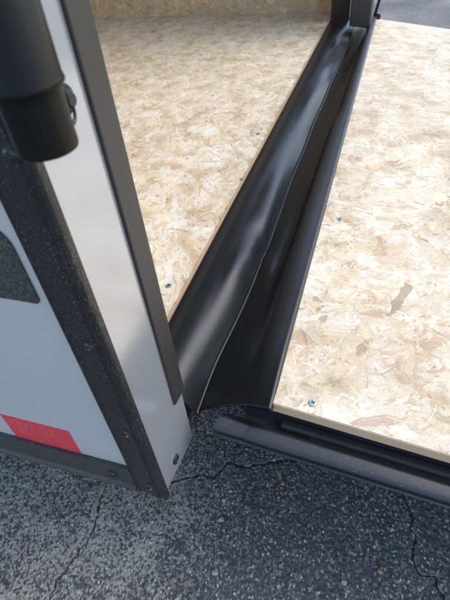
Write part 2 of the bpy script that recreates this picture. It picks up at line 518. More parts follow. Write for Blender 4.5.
def build_ground():
    x0, x1, y0, y1, st = 0.03, 0.66, -0.34, 0.86, 0.00115
    xs, ys = np.arange(x0, x1, st), np.arange(y0, y1, st)
    X, Y = np.meshgrid(xs, ys, indexing='ij')
    wx = X + 0.0022 * (vnoise(X, Y, 0.004, 3) - 0.5) + 0.0012 * (vnoise(X, Y, 0.002, 5) - 0.5)
    wy = Y + 0.0022 * (vnoise(X, Y, 0.004, 4) - 0.5) + 0.0012 * (vnoise(X, Y, 0.002, 6) - 0.5)
    a1, a2, ai = worley(wx, wy, 0.0066, 1)
    b1, b2, bi = worley(wx, wy, 0.0042, 2)
    stoneA = np.clip(1 - (a1 / 0.62) ** 2, 0, 1) * (ai > 0.45)
    stoneB = np.clip(1 - (b1 / 0.62) ** 2, 0, 1)
    low = fbm(X, Y, 0.05, 4, 9)
    h = 0.0009 * np.sqrt(stoneA) + 0.0008 * np.sqrt(stoneB) + 0.003 * (low - 0.5) + 0.0008 * vnoise(X, Y, 0.002, 8)
    # colours: bitumen, greyish stones, a few pale chips
    tint = np.empty(X.shape + (3,))
    bit = np.array([0.094, 0.091, 0.086])
    tint[:] = bit * (0.7 + 0.6 * fbm(X, Y, 0.03, 3, 12))[..., None]
    sA = (stoneA > 0.25)
    tint = np.where(sA[..., None], np.array([0.104, 0.100, 0.094]) * (0.85 + 0.28 * ai)[..., None], tint)
    # pale worn chip tops, sparse on the clean right side
    wxx = wx + 0.6 * (vnoise(X, Y, 0.02, 31) - 0.5) * 0.01
    c1, c2, ci = worley(wxx * 0.75, wy * 1.3, 0.0046, 5)
    chip = (c1 < 0.36 * (0.6 + 0.8 * vnoise(X, Y, 0.0023, 77))) & (ci > 0.84)
    chipcol = np.array([0.58, 0.52, 0.42]) * (0.5 + 0.9 * TAB[(ci * 997).astype(int) % 256, (ci * 7919).astype(int) % 256, 1])[..., None]
    tint = np.where(chip[..., None], chipcol, tint)
    h = h + 0.0008 * chip
    # dust: settled in the hollows between stones, thick round the trailer corner and on its side
    side = np.clip((Y - 0.16) / 0.22, 0, 1)
    ring = np.exp(-((X - 0.30) ** 2 + (Y - 0.31) ** 2) / 0.012)
    patch = np.clip((fbm(X, Y, 0.06, 3, 21) - 0.44) * 5, 0, 1)
    amount = np.clip(0.20 + 0.60 * side * (0.75 + 0.3 * patch) + 0.55 * ring * (0.5 + 0.6 * patch) + 0.10 * patch, 0, 1)
    gap = 1 - np.clip(np.maximum(stoneA, stoneB * 0.8) * 1.5, 0, 1)
    fine = fbm(wx + 0.004 * vnoise(X, Y, 0.009, 41), wy * 1.2, 0.0036, 3, 40)
    worm = np.clip((fine - 0.635 + 0.26 * amount) * 14, 0, 1) * (0.55 + 0.45 * gap)
    dust = np.clip(worm * (0.45 + amount), 0, 1)
    dustcol = np.array([0.56, 0.48, 0.375])
    tint = tint * (1 - 0.85 * dust[..., None]) + dustcol * 0.85 * dust[..., None]
    # cracks
    for k, (cr, wd) in enumerate(((CR1, 0.0019), (CR2, 0.0021), (CR3, 0.0017))):
        jx = X + 0.004 * (vnoise(X, Y, 0.006, 55 + k) - 0.5) + 0.010 * (fbm(X, Y, 0.022, 4, 50 + k) - 0.5)
        jy = Y + 0.004 * (vnoise(X, Y, 0.006, 65 + k) - 0.5) + 0.010 * (fbm(X, Y, 0.022, 4, 60 + k) - 0.5)
        d = poly_dist(jx, jy, cr)
        wv = wd * (0.1 + 2.1 * fbm(X, Y, 0.011, 3, 70 + k) ** 1.5 * 1.4)
        inn = np.clip((wv - d) / 0.0012, 0, 1)
        h = h - 0.016 * inn
        tint = np.where((inn > 0.3)[..., None], np.array([0.02, 0.02, 0.021]), tint)
        grit = np.exp(-(d / 0.007) ** 2) * np.clip((fbm(X, Y, 0.0035, 2, 95 + k) - 0.52) * 9, 0, 1) * (inn < 0.3)
        tint = tint * (1 - 0.8 * grit[..., None]) + np.array([0.36, 0.33, 0.28]) * 0.8 * grit[..., None]
        crumb = np.exp(-(d / 0.010) ** 2) * (fbm(X, Y, 0.012, 3, 80 + k) - 0.5)
        h = h + 0.003 * crumb
    # blend into the plain lot along an uneven border
    eb = np.minimum.reduce([X - x0, x1 - X, Y - y0, y1 - Y]) + 0.05 * (fbm(X, Y, 0.05, 4, 99) - 0.5)
    kb = np.clip(1 - eb / 0.05, 0, 1)[..., None]
    avg = np.where(((ci > 0.86) & (c1 < 0.42))[..., None], np.array([0.28, 0.255, 0.215]), np.array([0.10, 0.096, 0.09]) * (0.85 + 0.3 * bi)[..., None])
    avg = avg * (1 - 0.6 * worm[..., None] * 0.5) + dustcol * 0.3 * worm[..., None]
    tint = tint * (1 - kb) + avg * kb
    edge = np.minimum.reduce([X - x0, x1 - X, Y - y0, y1 - Y])
    ez = np.clip(edge / 0.02, 0, 1)
    P = np.stack([X, Y, G + h * ez + 0.004 * (ez - 1)], -1)
    me = grid_mesh('asphalt', P, tint)
    o = link('asphalt', me, M['asphalt'])
    o['kind'] = 'structure'
    # the rest of the lot
    bm = bmesh.new()
    bmesh.ops.create_grid(bm, x_segments=8, y_segments=8, size=150)
    for v in bm.verts:
        v.co.z = G - 0.0042
    o2 = link('parking_lot', bm_mesh(bm, 'parking_lot'), M['asphalt_far'])
    o2['kind'] = 'structure'
build_ground()

# ------------------------------------------------------------------ the trailer
TRAILER = bpy.data.objects.new('cargo_trailer', None)
COL.objects.link(TRAILER)
TRAILER.location = (1.3, 0.6, G)
WORLD['cargo_trailer'] = Matrix.Translation((1.3, 0.6, G))
TRAILER['label'] = 'silver enclosed cargo trailer with black trim, its strand-board rear ramp lowered onto the asphalt'
TRAILER['category'] = 'trailer'
T = TRAILER

XN, XF = 0.207, 2.42           # near outer side skin, far inner wall
YR = 0.193                     # rear face of the near post
YEND = 4.2
TOP = 2.3

# side skin, with tape and patch
side = box('side_panel', (XN, 0.212, -0.028), (XN + 0.022, YEND, TOP), M['side'], T, 0)
side['label'] = 'silver side panel speckled with dried road dust'
tape = box('reflective_tape', (XN - 0.0008, 0.2955, -0.0085), (XN + 0.001, 0.392, 0.0425), M['tape'], T, 0)
tape['label'] = 'red reflective tape strip'
def rounded_patch():
    y0, y1, z0, z1, r = 0.2405, 0.52, 0.2585, 0.336, 0.010
    bm = bmesh.new()
    pts = []
    for cy, cz, a0 in ((y0 + r * 2.2, z1 - r * 2.2, 90), (y0 + r * 0.55, z0 + r * 0.55, 180), (y1 - r, z0 + r, 270), (y1 - r, z1 - r, 0)):
        rr = r * 2.2 if a0 == 90 else (r * 0.55 if a0 == 180 else r)
        for k in range(9):
            a = math.radians(a0 + k * 11.25)
            pts.append((cy + rr * math.cos(a), cz + rr * math.sin(a)))
    A = [bm.verts.new((XN - 0.0015, p[0], p[1])) for p in pts]
    B = [bm.verts.new((XN + 0.001, p[0], p[1])) for p in pts]
    bm.faces.new(A)
    for i in range(len(pts)):
        j = (i + 1) % len(pts)
        bm.faces.new((A[i], B[i], B[j], A[j]))
    bmesh.ops.recalc_face_normals(bm, faces=bm.faces)
    return link('marker_plate', bm_mesh(bm, 'marker_plate'), M['patch'], T)
pl = rounded_patch()
pl['label'] = 'dusty black plate with rounded corners'

# bottom rail along the side
rail = extrude('bottom_rail', [(XN + 0.006, -0.009), (XN - 0.0045, -0.0095), (XN - 0.0055, -0.0125), (XN - 0.0035, -0.016), (XN - 0.0035, -0.054),
                               (XN - 0.007, -0.058), (XN - 0.007, -0.063), (XN + 0.03, -0.066), (XN + 0.03, -0.03), (XN + 0.006, -0.03)], 1, 0.2294, YEND, M['rail'], T, 0.0007)
for y in (0.258, 0.66, 1.06, 1.46):
    hex_screw((XN - 0.0035, y, -0.036), (-1, 0, 0), 0.0062, rail)

# corner trim: L profile wrapping from the side onto the rear face
trim = extrude('corner_trim', [(XN - 0.0025, 0.2290), (XN - 0.0045, 0.2282), (XN - 0.0052, 0.2258), (XN - 0.0035, 0.2238), (XN - 0.0035, 0.2050),
                               (XN - 0.0060, 0.2035), (XN - 0.0060, 0.2000), (XN - 0.0040, 0.1985), (XN - 0.0040, 0.1945), (XN - 0.0055, 0.1925), (XN - 0.0040, 0.1895),
                               (XN - 0.0008, 0.1890), (XN + 0.0036, 0.1892), (XN + 0.0042, 0.1902), (XN + 0.0042, 0.1922), (XN + 0.0005, 0.1924), (XN + 0.0005, 0.2288)],
               2, -0.072, TOP, M['trim'], T, 0.0005, slant=lambda p: (p[0] - XN) * -0.2 + (p[1] - 0.19) * 0.12)
for z in (0.390, 0.219, 0.081, -0.042, 0.62, 0.9, 1.2, 1.5, 1.8):
    hex_screw((XN - 0.0035, 0.2030 if z == 0.390 else 0.2062, z), (-1, 0, 0), 0.0062, trim)

# rear post, black jamb strip in front of its inner half
post = extrude('rear_post', [(XN + 0.001, YR), (0.302, YR), (0.302, 0.262), (XN + 0.001, 0.262)], 2, -0.066, TOP, M['post'], T, 0.0012,
               slant=lambda p: -(p[0] - XN) * 0.20)
post['label'] = 'silver rear corner post'
lathe('bolt', [(0.0, 0.0012), (0.0035, 0.0012), (0.0042, 0.0005), (0.0046, 0.0022), (0.0062, 0.003), (0.0068, 0.0018), (0.0068, -0.001)], M['dark'],
      facing((0.2475, YR, -0.049), (0, -1, 0)), post, 24)
jamb = extrude('door_jamb', [(0.277, YR - 0.0005), (0.277, YR - 0.0025), (0.2776, YR - 0.0031), (0.3045, YR - 0.0031), (0.306, YR - 0.0022), (0.306, 0.264), (0.3022, 0.264), (0.3022, YR - 0.0005)],
               2, 0.030, TOP, M['jamb'], T, 0.0006, slant=lambda p: (p[0] - 0.29) * -0.12)
jamb['label'] = 'black door jamb strip beside the silver post'

# rear sill beam below the floor
sill = box('rear_sill', (0.2295, 0.213, -0.097), (2.39, 0.258, -0.030), M['steel'], T, 0.003)

# floor, walls, roof
floor = box('floor', (0.2295, 0.2748, -0.018), (XF - 0.001, YEND - 0.02, -0.0007), M['board'], T, 0)
edge = box('floor_edge_strip', (0.307, 0.2635, -0.017), (2.30, 0.2745, 0.0026), M['edge'], T, 0.001)
wall = box('inner_wall', (XF, 0.262, -0.02), (XF + 0.012, YEND - 0.02, TOP - 0.03), M['board'], T, 0)
wall['label'] = 'tan strand-board inner wall on the far side'
box('near_inner_wall', (XN + 0.0225, 0.265, 0.0005), (XN + 0.034, YEND - 0.02, TOP - 0.03), M['board'], T, 0)
box('far_side_panel', (XF + 0.0125, 0.2, -0.03), (XF + 0.034, YEND, TOP), M['side'], T, 0)
box('front_wall', (XN + 0.023, YEND - 0.0195, -0.06), (XF + 0.012, YEND, TOP), M['white'], T, 0)
box('roof', (XN, 0.19, TOP + 0.0005), (XF + 0.034, YEND, TOP + 0.03), M['white'], T, 0.003)
box('header', (0.3065, 0.2, TOP - 0.10), (XF - 0.10, 0.26, TOP), M['post'], T, 0.001)
box('floor_frame', (0.26, 0.30, -0.10), (2.36, YEND - 0.1, -0.019), M['steel'], T, 0.002)

# far rear post with its black door guard
fp = box('rear_post', (2.315, YR, -0.09), (XF + 0.034, 0.261, TOP), M['post'], T, 0.0012)
fj = box('door_jamb', (2.262, 0.192, 0.006), (2.3145, 0.268, TOP), M['jamb'], T, 0.001)
fg = extrude('ramp_guard', [(2.112, 0.176), (2.108, 0.172), (2.108, 0.100), (2.112, 0.096), (2.235, 0.096), (2.240, 0.100), (2.240, 0.172), (2.236, 0.1775)],
             2, 0.004, 0.62, M['guard'], T, 0.001, slant=lambda p: (p[1] - 0.10) * 0.12)
fg['label'] = 'dark grey upright guard at the far end of the ramp hinge'
def far_latch():
    bm = bmesh.new()
    for c, sz in (((2.262, 0.083, 0.045), (0.020, 0.012, 0.11)), ((2.256, 0.076, 0.012), (0.030, 0.022, 0.026)), ((2.262, 0.086, -0.018), (0.024, 0.014, 0.020))):
        bmesh.ops.create_cube(bm, size=1, matrix=Matrix.Translation(c) @ Matrix.Rotation(0.2, 4, 'X') @ Matrix.Diagonal((*sz, 1)))
    bevel(bm, 0.004)
    return link('latch', bm_mesh(bm, 'latch'), M['steel'], T)
far_latch()

# flap over the hinge gap ------------------------------------------
def cr(p0, p1, p2, p3, t):
    return 0.5 * ((2 * p1) + (-p0 + p2) * t + (2 * p0 - 5 * p1 + 4 * p2 - p3) * t * t + (-p0 + 3 * p1 - 3 * p2 + p3) * t ** 3)
def spline(K, us):
    """K: (n, ...) control values on knots 0..n-1"""
    K = np.asarray(K, float)
    n = len(K)
    out = []
    for u in us:
        i = min(int(u), n - 2)
        t = u - i
        out.append(cr(K[max(i - 1, 0)], K[i], K[i + 1], K[min(i + 2, n - 1)], t))
    return np.array(out)

# stations along X: left half (floor edge to crease) and right half (crease to ramp edge) as (y, z)
STX = [0.313, 0.40, 0.50, 0.58, 0.66, 0.74, 0.84, 1.00, 1.205, 1.265, 1.60, 1.95, 2.256]
LEFT = [
    [(0.2655, 0.0045), (0.243, 0.0035), (0.222, -0.002), (0.206, -0.018), (0.188, -0.048)],
    [(0.2655, 0.0045), (0.243, 0.0035), (0.222, -0.001), (0.206, -0.014), (0.186, -0.040)],
    [(0.2655, 0.0045), (0.243, 0.0035), (0.222, 0.000), (0.204, -0.010), (0.180, -0.034)],
    [(0.2655, 0.0045), (0.243, 0.0035), (0.224, 0.001), (0.203, -0.008), (0.176, -0.030)],
    [(0.2655, 0.0045), (0.243, 0.0035), (0.226, 0.002), (0.198, -0.006), (0.174, -0.028)],
    [(0.2655, 0.0045), (0.243, 0.0035), (0.226, 0.001), (0.196, -0.006), (0.175, -0.028)],
    [(0.2655, 0.0045), (0.243, 0.0035), (0.226, 0.000), (0.200, -0.010), (0.178, -0.030)],
    [(0.2655, 0.0045), (0.243, 0.0035), (0.226, 0.000), (0.205, -0.010), (0.179, -0.030)],
    [(0.2655, 0.0045), (0.243, 0.0035), (0.226, 0.000), (0.204, -0.009), (0.178, -0.028)],
    [(0.2655, 0.0045), (0.243, 0.0035), (0.226, 0.000), (0.204, -0.009), (0.177, -0.027)],
    [(0.2655, 0.0045), (0.243, 0.0035), (0.224, 0.000), (0.202, -0.009), (0.172, -0.024)],
    [(0.2655, 0.0045), (0.243, 0.0035), (0.222, 0.000), (0.198, -0.008), (0.165, -0.018)],
    [(0.2655, 0.0045), (0.243, 0.0035), (0.218, 0.000), (0.190, -0.004), (0.160, -0.010)],
]
RIGHT = [
    [(0.188, -0.050), (0.160, -0.030), (0.130, -0.012), (0.106, -0.001), (0.084, 0.0060)],
    [(0.186, -0.041), (0.160, -0.029), (0.135, -0.013), (0.110, 0.0112), (0.084, 0.0142)],
    [(0.181, -0.038), (0.158, -0.031), (0.134, -0.019), (0.111, 0.0114), (0.084, 0.0142)],
    [(0.177, -0.036), (0.156, -0.030), (0.133, -0.023), (0.112, 0.0116), (0.084, 0.0142)],
    [(0.175, -0.035), (0.156, -0.030), (0.131, -0.026), (0.112, 0.0118), (0.084, 0.0142)],
    [(0.176, -0.035), (0.157, -0.030), (0.130, -0.027), (0.1125, 0.0118), (0.084, 0.0142)],
    [(0.179, -0.036), (0.158, -0.030), (0.129, -0.024), (0.1125, 0.0118), (0.084, 0.0142)],
    [(0.179, -0.034), (0.157, -0.028), (0.127, -0.020), (0.111, 0.0120), (0.084, 0.0142)],
    [(0.178, -0.031), (0.156, -0.025), (0.125, -0.016), (0.110, 0.0122), (0.084, 0.0142)],
    [(0.177, -0.030), (0.155, -0.024), (0.119, -0.015), (0.1035, 0.0122), (0.084, 0.0142)],
    [(0.172, -0.026), (0.150, -0.020), (0.118, -0.012), (0.1025, 0.0122), (0.084, 0.0142)],
    [(0.165, -0.020), (0.145, -0.016), (0.116, -0.009), (0.1010, 0.0122), (0.084, 0.0142)],
    [(0.160, -0.012), (0.140, -0.010), (0.114, -0.006), (0.0990, 0.0122), (0.084, 0.0142)],
]
for _l, _r in zip(LEFT, RIGHT):
    _l[-1] = _r[0]
def build_flap():
    NX = 420
    xs = np.concatenate([np.linspace(0.313, 1.3, 280), np.linspace(1.3, 2.256, 141)[1:]])
    us = np.interp(xs, STX, np.arange(len(STX)))
    Lc, Rc = spline(LEFT, us), spline(RIGHT, us)
    tl = np.linspace(0, 4, 33)
    tr = np.linspace(0, 4, 41)
    rows = []
    for i, x in enumerate(xs):
        l = spline(Lc[i], tl)
        r = spline(Rc[i], tr)
        c = l[-1].copy()
        wob = 0.0012 * math.sin(x * 21) + (0.0016 * math.exp(-((x - 0.655) / 0.012) ** 2))
        bead = np.array([c + (0.0022, 0.0004), c + (0.0012, 0.0026), c + (-0.0002, 0.0032), c + (-0.0014, 0.0020), c + (-0.0022, -0.0002)])
        e = r[-1]
        prof = np.concatenate([l[:-1], bead, r[1:], [e + (-0.0012, -0.0006), e + (-0.0021, -0.003), e + (-0.0023, -0.009)]])
        n = len(prof)
        k = np.clip(1 - np.abs(np.arange(n) - 34) / 20, 0, 1)
        prof[:, 0] += wob * k
        rows.append(np.column_stack([np.full(n, x), prof]))
    P = np.array(rows)
    # the near end is cut in a shallow arc; the sheet also ripples slightly
    n = P.shape[1]
    s = np.linspace(0, 1, n)
    near = np.clip(1 - (P[:, :, 0] - 0.318) / 0.12, 0, 1)
    P[:, :, 0] += near * 0.010 * (np.sin(s * math.pi)[None, :] ** 1.0) * np.where(s < 0.45, 0.3, 1.0)[None, :]
    X, Y = P[..., 0], P[..., 1]
    mid = np.sin(s * math.pi)[None, :] ** 2
    P[..., 2] += mid * 0.0014 * (vnoise(X, Y * 1.2, 0.15, 90) - 0.5) 
    for dx, dy, rx, ry, dz in ((0.70, 0.190, 0.040, 0.018, -0.0080), (0.58, 0.204, 0.045, 0.015, 0.0060), (0.63, 0.160, 0.035, 0.012, 0.0030), (0.86, 0.200, 0.07, 0.018, 0.0035),
                              (1.08, 0.196, 0.09, 0.016, -0.0035), (1.36, 0.205, 0.10, 0.016, 0.0035), (1.62, 0.190, 0.07, 0.014, -0.0040), (1.78, 0.150, 0.08, 0.012, 0.004),
                              (1.90, 0.200, 0.06, 0.014, 0.0045), (2.06, 0.180, 0.05, 0.016, -0.0045), (1.45, 0.145, 0.10, 0.012, -0.003)):
        P[..., 2] += dz * np.exp(-((X - dx) / rx) ** 2 - ((Y - dy) / ry) ** 2)
    ncol = P.shape[1]                           # the stiff outer hem has a duller finish, fading out at the near end
    hem = np.clip((np.arange(ncol)[None, :] - (ncol - 14)) / 1.5, 0, 1) * np.clip((P[:, :1, 0] - 0.33) / 0.40, 0, 1)
    me = grid_mesh('ramp_flap', P, np.repeat(hem[..., None], 3, 2))
    o = link('ramp_flap', me, M['flap'], T)
    sd = o.modifiers.new('thick', 'SOLIDIFY')
    sd.thickness = 0.0025
    sd.offset = -1
    o['label'] = 'black vinyl flap bridging floor and ramp, creased along its middle'
    return o
flap = build_flap()
strip = box('flap_clamp_strip', (0.3075, 0.246, 0.0045), (2.25, 0.2595, 0.0068), M['steel'], T, 0.0012)

# ------------------------------------------------------------------ strand boards
PAL = np.array([[0.71, 0.62, 0.46], [0.77, 0.71, 0.57], [0.67, 0.55, 0.39], [0.80, 0.77, 0.67], [0.60, 0.45, 0.30], [0.74, 0.66, 0.49], [0.50, 0.35, 0.22], [0.70, 0.56, 0.36]])
PW = np.array([0.22, 0.22, 0.14, 0.16, 0.08, 0.12, 0.02, 0.04])
def strand_mesh(name, origin, U, V, W, ulen, vlen, n, rs, sizes, zspan, bright=1.0, hue=(1, 1, 1), stains=(), u0=0.0, v0=0.0, main=0.0):
    """n wood strands strewn over a rectangle; sizes = list of (weight, Lmin, Lmax, Wmin, Wmax, dark)"""
    wts = np.array([s[0] for s in sizes])
    k = rs.choice(len(sizes), n, p=wts / wts.sum())
    S = np.array([s[1:] for s in sizes])[k]
    L = S[:, 0] + (S[:, 1] - S[:, 0]) * rs.rand(n) ** 1.6
    Wd = S[:, 2] + (S[:, 3] - S[:, 2]) * rs.rand(n) ** 1.3
    dark = S[:, 4]
    cx, cy = u0 + rs.rand(n) * (ulen - u0), v0 + rs.rand(n) * (vlen - v0)
    ang = np.where(rs.rand(n) < 0.55, main + rs.randn(n) * 0.55, rs.rand(n) * math.pi)
    bend = rs.randn(n) * 0.55 * (L > 0) * np.where(Wd < 0.006, 1.0, 0.25)
    st = 5
    t = np.linspace(-0.5, 0.5, st)[None, :]
    hd = ang[:, None] + bend[:, None] * t * 2
    px = np.cumsum(np.cos(hd), 1) * (L / st)[:, None]
    py = np.cumsum(np.sin(hd), 1) * (L / st)[:, None]
    px -= px.mean(1, keepdims=True)
    py -= py.mean(1, keepdims=True)
    wd = Wd[:, None] * 0.5 * (1 + 0.25 * rs.randn(n, st))
    wd[:, 0] *= rs.rand(n) * 0.9 + 0.05
    wd[:, -1] *= rs.rand(n) * 0.9 + 0.05
    wd2 = wd * (1 + 0.25 * rs.randn(n, st))
    P = np.empty((n, st, 2, 2))
    P[:, :, 0, 0] = cx[:, None] + px - np.sin(hd) * wd
    P[:, :, 0, 1] = cy[:, None] + py + np.cos(hd) * wd
    P[:, :, 1, 0] = cx[:, None] + px + np.sin(hd) * wd2
    P[:, :, 1, 1] = cy[:, None] + py - np.cos(hd) * wd2
    P[..., 0] = np.clip(P[..., 0], 0, ulen)
    P[..., 1] = np.clip(P[..., 1], 0, vlen)
    zb = rs.rand(n) * zspan
    z = zb[:, None, None] + rs.randn(n, st, 2) * zspan * 0.10
    z = np.clip(z, 0.00002, zspan * 1.3)
    O, U, V, W = (np.array(q, float) for q in (origin, U, V, W))
    co = O + P[..., 0, None] * U + P[..., 1, None] * V + z[..., None] * W
    nv = n * st * 2
    base = (np.arange(n) * st * 2)[:, None]
    q = np.concatenate([base + np.array([[2 * i, 2 * i + 1, 2 * i + 3, 2 * i + 2]]) for i in range(st - 1)], 1).reshape(-1, 4)
    me = bpy.data.meshes.new(name)
    me.vertices.add(nv)
    me.vertices.foreach_set('co', co.reshape(-1).astype(np.float32))
    nq = len(q)
    me.loops.add(nq * 4)
    me.loops.foreach_set('vertex_index', q.reshape(-1).astype(np.int32))
    me.polygons.add(nq)
    me.polygons.foreach_set('loop_start', np.arange(0, nq * 4, 4, dtype=np.int32))
    me.update()
    col = PAL[rs.choice(len(PAL), n, p=PW / PW.sum())] * (1 + 0.09 * rs.randn(n))[:, None]
    dk = np.array([0.32, 0.20, 0.11])[None] * (0.6 + 0.8 * rs.rand(n))[:, None]
    col = np.where(dark[:, None] > 0.5, dk, col)
    mot = fbm(cx, cy, 0.16, 3, 17)[:, None]
    col = np.clip(col * (0.80 + 0.42 * mot) * bright * np.array(hue), 0.02, 0.9)
    for sx, sy, sr, sa in stains:                      # spilt-tea coloured stains in the wood
        k = sa * np.exp(-((cx - sx) ** 2 + (cy - sy) ** 2) / sr ** 2) * (0.6 + 0.8 * rs.rand(n))
        col = col * (1 - k[:, None] * np.array([0.7, 1.0, 1.3]))
    c4 = np.ones((n, st * 2, 4), np.float32)
    c4[:, :, :3] = col[:, None, :]
    at = me.attributes.new('tint', 'FLOAT_COLOR', 'POINT')
    at.data.foreach_set('color', c4.reshape(-1))
    uu = np.empty((n, st, 2, 2))
    off = rs.rand(n, 2) * 50
    uu[..., 0] = (t * L[:, None])[:, :, None] + off[:, None, None, 0]
    uu[:, :, 0, 1] = wd + off[:, None, 1]
    uu[:, :, 1, 1] = -wd2 + off[:, None, 1]
    uv = me.uv_layers.new(name='UVMap')
    uv.data.foreach_set('uv', uu.reshape(-1, 2)[q.reshape(-1)].reshape(-1).astype(np.float32))
    return me

SIZES = [(0.54, 0.016, 0.060, 0.0016, 0.0058, 0), (0.26, 0.030, 0.085, 0.004, 0.012, 0), (0.035, 0.045, 0.10, 0.012, 0.026, 0), (0.06, 0.008, 0.030, 0.0004, 0.0014, 1)]
def stuff(o, label):
    o['kind'] = 'stuff'
    o['label'] = label
    return o
rsf = np.random.RandomState(11)
me = strand_mesh('wood_strands', (0.307, 0.275, -0.0005), (1, 0, 0), (0, 1, 0), (0, 0, 1), 2.112, 1.9, 85000, rsf, SIZES, 0.00035, 1.2, main=0.3)
stuff(link('wood_strands', me, M['strand'], floor), 'pale wood strands pressed into the floor board')
me = strand_mesh('wood_strands', (XF - 0.0003, 0.271, 0.0006), (0, 1, 0), (0, 0, 1), (-1, 0, 0), 2.2, 0.8, 14000, rsf, SIZES, 0.00035, 1.08, hue=(1.0, 0.90, 0.70), main=0.1)
stuff(link('wood_strands', me, M['strand'], wall), 'wood strands pressed into the inner wall board')

# ------------------------------------------------------------------ the ramp
TH = math.atan(0.15)
RO = Vector((0.325, 0.083, 0.007))
RU = Vector((0, -math.cos(TH), -math.sin(TH)))
RN = Vector((0, -math.sin(TH), math.cos(TH)))
RM = Matrix(((1, RU.x, RN.x, RO.x), (0, RU.y, RN.y, RO.y), (0, RU.z, RN.z, RO.z), (0, 0, 0, 1)))
RL, RW, RT = 2.52, 1.925, 0.0165
def ramp_box(name, lo, hi, mat, parent, bev=0.001):
    o = box(name, lo, hi, mat, None, bev)
    o.data.transform(RM)
    o.data.flip_normals()          # RM is left-handed
    if parent is not None:
        o.parent = parent
        o.matrix_parent_inverse = world_of(parent).inverted()
    return o
rampo = ramp_box('ramp_door', (0, 0, -RT), (RW, RL, -0.0007), M['board'], T, 0)
rampo['label'] = 'lowered strand-board ramp door with black frame and grey rubber seal'
rsr = np.random.RandomState(5)
me = strand_mesh('wood_strands', RO - RN * 0.0005, (1, 0, 0), RU, RN, RW, 0.55, 60000, rsr, SIZES, 0.00035, 1.06, stains=((0.17, 0.165, 0.05, 0.26), (0.11, 0.075, 0.045, 0.22), (0.38, 0.10, 0.06, 0.16), (0.08, 0.19, 0.03, 0.22), (0.9, 0.2, 0.12, 0.12), (0.03, 0.02, 0.03, 0.18)), main=0.9)
stuff(link('wood_strands', me, M['strand'], rampo), 'pale wood strands pressed into the ramp board')
me = strand_mesh('wood_strands', RO - RN * 0.0005, (1, 0, 0), RU, RN, RW, RL, 30000, rsr, SIZES, 0.00035, 1.06, v0=0.56, main=0.9)
stuff(link('wood_strands', me, M['strand'], rampo), 'pale wood strands pressed into the lower ramp board')
# frame below the board: stepped black steel profile along the near edge
def ramp_profile(name, prof, u0, u1, mat, parent, bev=0.0008):
    o = extrude(name, [(p[0], p[1]) for p in prof], 1, u0, u1, mat, None, bev)
    o.data.transform(RM)
    bm = bmesh.new()
    bm.from_mesh(o.data)
    bmesh.ops.recalc_face_normals(bm, faces=bm.faces)
    bm.to_mesh(o.data)
    bm.free()
    o.parent = parent
    o.matrix_parent_inverse = world_of(parent).inverted()
    return o
ramp_profile('frame_rail', [(0.002, -0.0170), (0.030, -0.0170), (0.030, -0.060), (0.002, -0.060)], 0.012, RL - 0.01, M['steel'], rampo)
ramp_profile('frame_rail', [(0.0015, -0.030), (-0.009, -0.030), (-0.0105, -0.0315), (-0.0105, -0.052), (0.0015, -0.052)], 0.020, RL - 0.01, M['steel'], rampo)
ramp_profile('frame_rail', [(RW - 0.030, -0.0170), (RW, -0.0170), (RW, -0.060), (RW - 0.030, -0.060)], 0.012, RL - 0.01, M['steel'], rampo)
ramp_box('outer_skin', (-0.016, 0.0, -0.068), (RW + 0.04, RL, -0.0605), M['side'], rampo, 0.001)
ramp_box('hinge_rail', (-0.004, -0.030, -0.050), (RW, 0.0115, -0.0172), M['steel'], rampo, 0.002)
ramp_box('seal_flange', (-0.024, -0.052, -0.0445), (-0.008, 0.060, -0.042), M['steel'], rampo, 0.0008)
ramp_box('flange_tip', (-0.0158, -0.056, -0.0372), (-0.0152, -0.006, -0.0322), M['screw'], rampo, 0.0004)
ramp_box('board_edge', (-0.0012, 0.001, -RT + 0.0004), (-0.00005, RL - 0.001, -0.0010), M['edge'], rampo, -0.00028)
# tubular rubber seal along the near edge
def build_seal():
    nu, nv = 300, 32
    us = np.concatenate([np.linspace(-0.062, 0.5, 200), np.linspace(0.5, RL - 0.01, 101)[1:]])
    P = np.zeros((nu, nv + 1, 3))
    for i, u in enumerate(us):
        d = max(0, (0.006 - (u + 0.062)) / 0.006)
        r = 0.0080 * (1 - 0.06 * d) * (1 + 0.05 * math.sin(u * 60) * math.exp(-((u + 0.02) / 0.05) ** 2) - 0.10 * math.exp(-((u + 0.022) / 0.0025) ** 2))
        for k in range(nv + 1):
            a = k / nv * 2 * math.pi
            sq = 1.0 - 0.12 * max(0, math.sin(a)) 
            ca, sa = math.cos(a), math.sin(a)
            ca, sa = math.copysign(abs(ca) ** 0.6, ca), math.copysign(abs(sa) ** 0.7, sa)
            c = Vector((-0.0280 + r * 1.25 * ca, u + 0.003 * ca, -0.0405 + r * 0.62 * sa + 0.0022 * ca + 0.0006 * math.sin(u * 13)))
            P[i, k] = RM @ c
    me = grid_mesh('edge_seal', P)
    bm = bmesh.new()
    bm.from_mesh(me)
    bmesh.ops.holes_fill(bm, edges=[e for e in bm.edges if e.is_boundary], sides=60)
    bmesh.ops.remove_doubles(bm, verts=bm.verts, dist=1e-6)
    bmesh.ops.recalc_face_normals(bm, faces=bm.faces)
    bm.to_mesh(me)
    bm.free()
    o = link('edge_seal', me, M['seal'], rampo)
    o['label'] = 'grey rubber tube seal along the ramp edge'
    return o
build_seal()
ramp_box('seal_lip', (-0.0415, -0.058, -0.0485), (-0.016, RL - 0.02, -0.0470), M['seal'], rampo, 0.0006)

